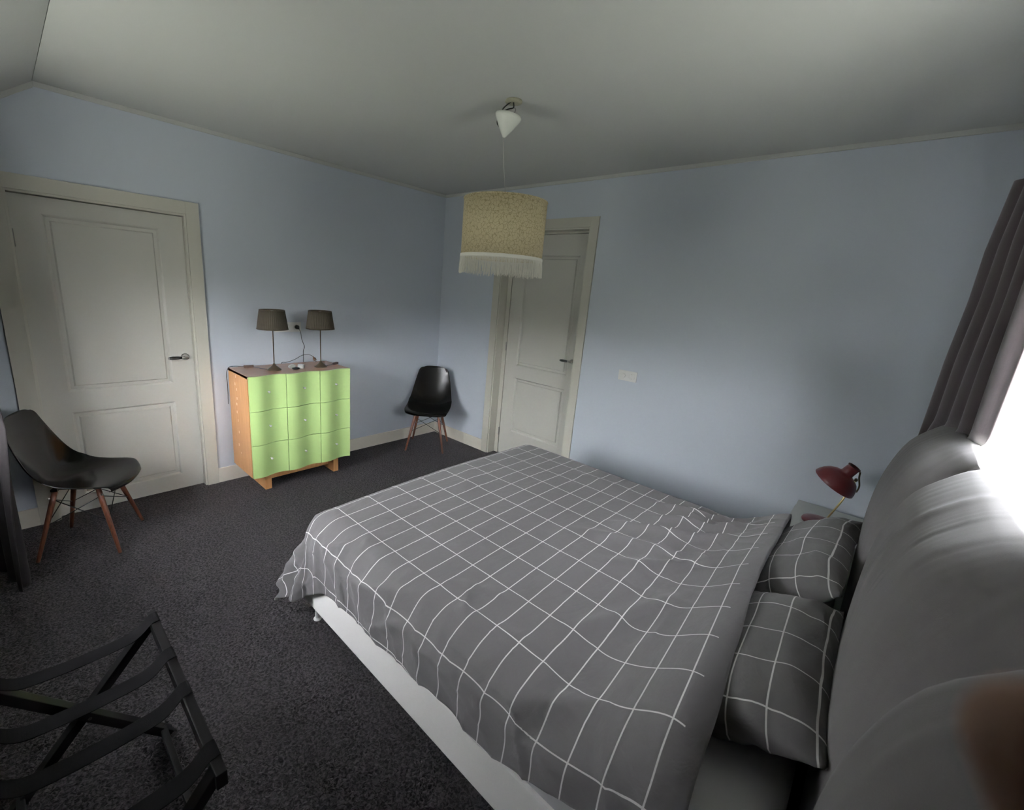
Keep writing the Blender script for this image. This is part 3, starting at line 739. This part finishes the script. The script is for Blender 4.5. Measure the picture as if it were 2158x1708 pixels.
# sockets
def socket_plate(name, loc, rz, mods, label):
    """wall plate facing local -y; modules along local x"""
    t = thing(name, loc, label, 'socket', rz, 'white wall socket plates')
    n = len(mods); W_ = .0725*n+.009
    bm = bmesh.new(); box(bm, -W_/2, W_/2, -.009, 0, -.041, .041, bev=.003); mkobj('frame', bm, M['white'], t, smooth=False)
    for i, k in enumerate(mods):
        cx = (i-(n-1)/2)*.0725
        rot = Matrix.Translation((cx, -.009, 0)) @ Matrix.Rotation(PI/2, 4, 'X')
        if k == 'dimmer':
            mkobj('dimmer_knob', LATHE([(.027, 0), (.027, .002), (.021, .002), (.0205, .014), (.018, .016), (0, .016)], n=32, mat4=rot), M['white'], t)
        else:
            s = mkobj('socket_insert', LATHE([(.028, 0), (.028, .003), (.0225, .003), (.0205, -.006), (0, -.006)], n=32, mat4=rot), M['white'], t)
            bm = bmesh.new()
            for a in (-.0095, .0095): lathe(bm, [(0, -.0058), (.0028, -.0058), (.0028, -.0052), (0, -.0052)], n=10, mat4=rot @ Matrix.Translation((a, 0, 0)))
            box(bm, cx-.002, cx+.002, -.0115, -.0035, .017, .0195); box(bm, cx-.002, cx+.002, -.0115, -.0035, -.0195, -.017)
            mkobj('contact', bm, M['bronze'], s)
    return t
socket_plate('wall_socket', (2.303, -.0005, 1.113), 0, ('dimmer', 'socket'), 'white dimmer and socket plate on the blue wall right of the narrow door')
socket_plate('wall_socket', (.0005, -1.730, 1.268), PI/2, ('socket', 'socket', 'socket'), 'white triple socket plate above the chest behind the lamps')
bm = bmesh.new(); tube(bm, [(.008, -1.6575, 1.268), (.030, -1.6575, 1.268), (.040, -1.6575, 1.264), (.052, -1.655, 1.256)], [.017, .018, .012, .005], 18)
pg = tag(mkobj('power_plug', bm, M['blackplastic'], None, smooth=True), 'black plug with hanging cord in the socket above the chest', 'plug')
mkobj('cord', TUBE(smoothpath([(.050, -1.655, 1.257), (.058, -1.645, 1.23), (.050, -1.630, 1.16), (.040, -1.605, 1.10), (.032, -1.612, 1.06), (.020, -1.606, 1.00), (.010, -1.602, .95), (.009, -1.60, .80)]), .0023, 8), M['cable'], pg, smooth=True)

# ------------------------------------------------------------------ shell chairs
CP = [(0, .250, .412), (.03, .254, .424), (.10, .220, .436), (.22, .12, .430), (.36, .02, .420), (.47, -.07, .422), (.56, -.135, .445), (.63, -.172, .487), (.70, -.198, .55), (.80, -.230, .652), (.90, -.256, .752), (.965, -.271, .818), (1.0, -.277, .840)]
CF = [(a, f) for a, f, z in CP]; CZT = [(a, z) for a, f, z in CP]
CWD = [(0, .185), (.02, .200), (.06, .214), (.15, .228), (.30, .233), (.45, .234), (.56, .232), (.66, .222), (.76, .205), (.86, .184), (.93, .168), (.975, .150), (1.0, .120)]
CRISE = [(0, .0), (.1, .008), (.25, .022), (.40, .042), (.52, .065), (.62, .060), (.72, .035), (.85, .012), (1, 0)]   # lip height along the surface normal
def chair_f(a, b):
    v = -1+2*b
    f = sinterp(CF, a); z = sinterp(CZT, a); w_ = sinterp(CWD, a); r = sinterp(CRISE, a)
    e = .012; df = sinterp(CF, min(1, a+e))-sinterp(CF, max(0, a-e)); dz = sinterp(CZT, min(1, a+e))-sinterp(CZT, max(0, a-e)); m = math.hypot(df, dz)
    n = Vector((dz/m, 0, -df/m))
    p = Vector((f, v*w_, z)) + n*(r*abs(v)**2.4)*1.0 + n*(.012*(abs(v)**2)*(1 if a > .7 else 0)*((a-.7)/.3))
    if a < .2: p.z -= .010*abs(v)**2*(1-a/.2); p.x -= .075*abs(v)**2.6*(1-a/.2)
    if a > .85: p.z -= .022*abs(v)**4*(a-.85)/.15
    return p
def build_chair(loc, rz, label):
    t = thing('shell_chair', loc, label, 'chair', rz, 'black shell chairs with wooden legs')
    bm = bmesh.new()
    rows = 44
    gridmesh(bm, rows, 29, chair_f)
    s = mkobj('seat_shell', bm, M['shell'], t, smooth=True)
    md = s.modifiers.new('thickness', 'SOLIDIFY'); md.thickness = .0055; md.offset = -1
    md2 = s.modifiers.new('round', 'BEVEL'); md2.width = .0018; md2.segments = 2; md2.limit_method = 'ANGLE'; md2.angle_limit = 1.0
    tops = {}; 
    for sx in (-1, 1):
        for sy in (-1, 1):
            a = Vector((sx*.098-.0, sy*.115, .405)); b = Vector((sx*.192, sy*.197, .003))
            tops[sx, sy] = (a, b)
            l = mkobj('leg', TUBE([b, b+(a-b)*.02, a+(b-a)*.2, a], [.0095, .010, .0145, .013], 14), M['walnut'], t, smooth=True)
            mkobj('bolt', TUBE([a+(b-a)*.10+Vector((sx*.012, sy*.010, 0)), a+(b-a)*.10+Vector((sx*.019, sy*.016, .001))], .006, 10), M['steel'], l)
            mkobj('foot_cap', TUBE([b-Vector((0, 0, .003)), b+Vector((0, 0, .001))], .0102, 12), M['blackplastic'], l)
    bm = bmesh.new()
    K = [(-1, -1), (1, -1), (1, 1), (-1, 1)]
    for i in range(4):
        a0, b0 = tops[K[i]]; a1, b1 = tops[K[(i+1) % 4]]
        L0 = lambda q: a0+(b0-a0)*q
        L1 = lambda q: a1+(b1-a1)*q
        mid = (L0(.3)+L1(.3))/2
        tube(bm, [L0(.13), (L0(.13)+L1(.50))/2+Vector((0, 0, 0)), L1(.50)], .0026, 8)
        tube(bm, [L1(.13), (L1(.13)+L0(.50))/2, L0(.50)], .0026, 8)
        tube(bm, [a0+Vector((0, 0, .004)), a1+Vector((0, 0, .004))], .0035, 8)
    mkobj('wire_brace', bm, M['wire'], t, smooth=True)
    for k_ in K:
        a0, _ = tops[k_]
        mkobj('seat_mount', BOX(a0.x-.016, a0.x+.016, a0.y-.016, a0.y+.016, a0.z-.004, a0.z+.010, bev=.003), M['blackplastic'], t)
    return t
build_chair((.345, -.402, 0), math.atan2(-.28, .24), 'black shell chair with wooden legs standing in the far room corner')
build_chair((.425, -3.165, 0), math.atan2(.33, .16), 'black shell chair with wooden legs in front of the large white door')

# ------------------------------------------------------------------ pendant lamp
PX, PY = 2.137, -1.472
pn = thing('pendant_lamp', (PX, PY, HC), 'cream drum pendant lamp with white fringe hanging from ceiling', 'lamp')
mkobj('ceiling_plate', LATHE([(0, 0), (.042, 0), (.044, -.006), (.042, -.010), (.030, -.014), (0, -.015)], n=32), M['plate'], pn, smooth=False)
mkobj('hook', TUBE(smoothpath([(.002, 0, -.012), (.004, .0, -.03), (.016, 0, -.042), (.012, 0, -.056), (-.004, 0, -.052)]), .002, 8), M['steel'], pn, smooth=True)
CT = Matrix.Translation((-.020, -.004, -.052)) @ Matrix.Rotation(math.radians(13), 4, 'Y')
mkobj('canopy', LATHE([(.058, -.004), (.066, -.009), (.069, -.018), (.065, -.030), (.034, -.078), (.010, -.110), (.006, -.115), (.004, -.115), (.031, -.076), (.061, -.030), (.064, -.018), (.058, -.004)], n=40, mat4=CT), M['whitegloss'], pn, smooth=True)
for k, pts in enumerate(([(-.0, -.02, -.012), (-.03, -.015, -.018), (-.062, -.01, -.030), (-.072, -.005, -.050)], [(.01, -.012, -.014), (.012, -.012, -.038), (-.02, -.012, -.038), (-.055, -.010, -.042), (-.064, -.006, -.058)],
                         [(-.058, -.012, -.055), (-.045, -.014, -.043), (-.032, -.014, -.048), (-.024, -.012, -.062)], [(-.062, -.006, -.05), (-.058, -.01, -.068), (-.048, -.01, -.072)], [(-.060, -.01, -.052), (-.088, -.012, -.066), (-.092, -.012, -.090), (-.078, -.01, -.108)])):
    mkobj('loose_wire', TUBE(smoothpath(pts), .0032, 7), M['cable'], pn, smooth=True)
apex = CT @ Vector((0, 0, -.115))
mkobj('cable', TUBE([apex, (apex.x*.7, apex.y, -.30), (0, 0, -.47)], .0018, 8), M['greycable'], pn, smooth=True)
SR = .222; ZT, ZBm = 2.168-HC, 1.872-HC
bm = bmesh.new(); lathe(bm, [(SR, ZBm), (SR, ZT)], n=72)
sh = mkobj('lamp_shade', bm, M['lampshade'], pn, smooth=True)
md = sh.modifiers.new('thickness', 'SOLIDIFY'); md.thickness = .002; md.offset = -1
for z in (ZT,):
    bm = bmesh.new(); tube(bm, [(SR*math.cos(2*PI*k/72), SR*math.sin(2*PI*k/72), z) for k in range(72)], .003, 6, closed=True); mkobj('shade_rim', bm, M['lampshade'], sh, smooth=True)
bm = bmesh.new(); lathe(bm, [(SR+.001, ZBm-.004), (SR+.004, ZBm), (SR+.0035, ZBm+.012), (SR+.001, ZBm+.015)], n=72)
tag(mkobj('braid', bm, M['fringe'], sh, smooth=True), 'white braid band', None)
bm = bmesh.new()
for k in range(560):
    th = 2*PI*k/560+random.uniform(-.004, .004); r0 = SR+.002; L = .078+random.uniform(-.006, .010) + .004*math.sin(th*5)
    r1 = r0+random.uniform(-.004, .006); th1 = th+random.uniform(-.02, .02)
    pts = [(r0*math.cos(th), r0*math.sin(th), ZBm), (((r0+r1)/2+.001)*math.cos((th+th1)/2), ((r0+r1)/2+.001)*math.sin((th+th1)/2), ZBm-L*.5), (r1*math.cos(th1), r1*math.sin(th1), ZBm-L)]
    tube(bm, pts, .0010, 4, cap=False)
fr = tag(mkobj('fringe', bm, M['fringe'], sh, smooth=False), 'white thread fringe', None); fr['kind'] = 'stuff'
bm = bmesh.new()
for a in (0, 2*PI/3, 4*PI/3): tube(bm, [(.015*math.cos(a), .015*math.sin(a), ZT-.01), (SR*math.cos(a), SR*math.sin(a), ZT)], .0018, 6)
lathe(bm, [(.0, ZT-.0), (.018, ZT-.0), (.018, ZT-.05), (0, ZT-.05)], n=16)
mkobj('lamp_holder', bm, M['white'], pn)
mkobj('bulb', LATHE([(0, ZT-.05), (.013, ZT-.052), (.016, ZT-.07), (.030, ZT-.10), (.030, ZT-.12), (.018, ZT-.14), (0, ZT-.145)], n=20), M['white'], pn, smooth=True)

# ------------------------------------------------------------------ curtains
def curtain(name, L, Rr, m, label, folds, amp, nvec, ztop, zbot, th=.004):
    """L / Rr: tables z -> (x, y) of the two side edges"""
    lx = [(z, p[0]) for z, *p in L]; ly = [(z, p[1]) for z, *p in L]; rx = [(z, p[0]) for z, *p in Rr]; ry = [(z, p[1]) for z, *p in Rr]
    n = Vector(nvec)
    def f(a, b):
        z = zbot+(ztop-zbot)*a
        A = Vector((interp(lx, z), interp(ly, z), z)); B = Vector((interp(rx, z), interp(ry, z), z))
        q = b + .03*math.sin(5*b+z*1.3)
        w_ = math.sin(2*PI*folds*q + .5*math.sin(z*1.1)); w_ = math.copysign(abs(w_)**.8, w_)
        return A+(B-A)*b + n*(amp*w_*(1+.3*nz(b*4, z*1.5, 2)))
    bm = bmesh.new(); gridmesh(bm, 60, 150, f)
    o = tag(mkobj(name, bm, m, None, smooth=True), label, 'curtain', 'velvet curtains'); s = o.modifiers.new('thickness', 'SOLIDIFY'); s.thickness = th
    return o
curtain('curtain', [(0, 4.02, -.30), (1.15, 4.005, -.42), (1.56, 4.0, -.56), (1.80, 4.0, -.72), (2.0, 4.0, -.70), (2.22, 4.005, -.83)], [(0, 4.03, -.64), (1.18, 4.05, -.65), (1.30, 4.095, -1.10), (1.36, 4.085, -1.22), (1.75, 4.075, -1.30), (2.22, 4.07, -1.35)],
        M['curtain'], 'mauve grey velvet curtain hanging at the bright window behind the bed', 4.5, .016, (-1, 0, 0), 2.22, .02)
bm = bmesh.new(); tube(bm, [(4.05, -.62, 2.245), (4.05, -3.2, 2.245)], .010, 12); rod = tag(mkobj('curtain_rod', bm, M['steel'], None, smooth=True), 'steel curtain rod above the window behind the bed', 'curtain rod', 'steel curtain rods')
for y in (-.70, -3.1): mkobj('bracket', TUBE([(4.05, y, 2.245), (4.139, y, 2.245)], .006, 8), M['steel'], rod)
curtain('curtain', [(0, .30, -3.60), (2.1, .30, -3.60)], [(0, .810, -3.472), (.5, .80, -3.462), (.88, .78, -3.450), (1.2, .74, -3.48), (2.1, .72, -3.56)],
        M['curtain2'], 'dark grey curtain at the left edge beside the shell chair', 4, .028, (.15, 1, 0), 2.08, .012)
bm = bmesh.new(); tube(bm, [(.2, -3.57, 2.11), (2.9, -3.57, 2.11)], .010, 12); rod = tag(mkobj('curtain_rod', bm, M['steel'], None, smooth=True), 'steel curtain rod above the window beside the luggage rack', 'curtain rod', 'steel curtain rods')
for x in (.24, 2.8): mkobj('bracket', TUBE([(x, -3.57, 2.11), (x, WY+.001, 2.11)], .006, 8), M['steel'], rod)

# ------------------------------------------------------------------ folding luggage rack
rk = thing('luggage_rack', (2.455, -3.35, 0), 'black folding luggage rack with four webbing straps on dark carpet', 'luggage rack')
def bar(p, q, w_, h_, upv=(0, 0, 1), bev=.003):
    p = Vector(p); q = Vector(q); d = (q-p); L = d.length; d.normalize(); u = Vector(upv); s = d.cross(u).normalized(); u = s.cross(d)
    bm = bmesh.new(); box(bm, -L/2, L/2, -w_/2, w_/2, -h_/2, h_/2, bev=bev)
    M4 = Matrix.Translation((p+q)/2) @ Matrix((d, s, u)).transposed().to_4x4()
    bmesh.ops.transform(bm, matrix=M4, verts=bm.verts); return bm
ZR = .495; yA, yB = .200, -.195    # local y of the two top rails
x0, x1 = -.375, .375
for s_, y in ((1, yA), (-1, yB)):
    ry_ = mkobj('top_rail', bar((x0, y, ZR-.012), (x1, y, ZR-.012), .026, .046), M['rackwood'], rk)
for x, flip in ((-.345, 1), (-.315, -1), (.315, -1), (.345, 1)):
    ya, yb_ = (yA, yB) if flip > 0 else (yB, yA)
    mkobj('leg', bar((x, ya, ZR-.004), (x, yb_*1.02, .008), .028, .036, (1, 0, 0)), M['rackwood'], rk)
mkobj('lower_bar', bar((-.315, yA*.93, .030), (.315, yA*.93, .030), .020, .040), M['rackwood'], rk)
mkobj('lower_bar', bar((-.345, yB*.93, .030), (.345, yB*.93, .030), .020, .040), M['rackwood'], rk)
for x in (-.33, .33): mkobj('pivot', TUBE([(x-.033, .001, .25), (x+.033, .001, .25)], .006, 10), M['steel'], rk)
for xs in (-.325, -.115, .058, .300) :
    bm = bmesh.new(); hw = .027
    prof = [(yA+.014, ZR-.03), (yA+.0135, ZR+.010), (yA, ZR+.0125), (yA-.014, ZR+.008), (yA-.045, ZR-.020), (yA-.085, ZR-.034), (0, ZR-.040), (yB+.085, ZR-.034), (yB+.045, ZR-.020), (yB+.014, ZR+.008), (yB, ZR+.0125), (yB-.0135, ZR+.010), (yB-.014, ZR-.03)]
    A_ = [[bm.verts.new((xs+sx*hw, y, z+dz)) for sx, dz in ((-1, 0), (1, 0), (1, .0025), (-1, .0025))] for y, z in [tuple(v)[1:] for v in smoothpath([(0, y, z) for y, z in prof], 4)]]
    for P_, Q_ in zip(A_, A_[1:]):
        for k in range(4): bm.faces.new((P_[k], P_[(k+1) % 4], Q_[(k+1) % 4], Q_[k]))
    bm.faces.new(A_[0]); bm.faces.new(A_[-1][::-1])
    mkobj('strap', bm, M['strap'], rk, smooth=False)

# ------------------------------------------------------------------ fingertip of the person holding the camera
bm = bmesh.new()
P0, P1, P2 = Vector((3.81983, -3.30324, 1.66605)), Vector((3.82838, -3.29533, 1.6499)), Vector((3.84059, -3.28593, 1.6241))
ax = (P1-P0).normalized()
pts = []; rad = []
for k in range(7):
    a = PI/2*k/6; pts.append(P0-ax*(.0075*math.cos(a))); rad.append(max(.0004, .0062*math.sin(a)))
pts += [P0+(P1-P0)*.5, P1, P1+(P2-P1)*.5, P2]; rad += [.0066, .0068, .0072, .0074]
tube(bm, pts, rad, 24)
fg = tag(mkobj('fingertip', bm, M['skin'], None, smooth=True), 'blurred brown fingertip poking into the lower right edge of view', 'finger')
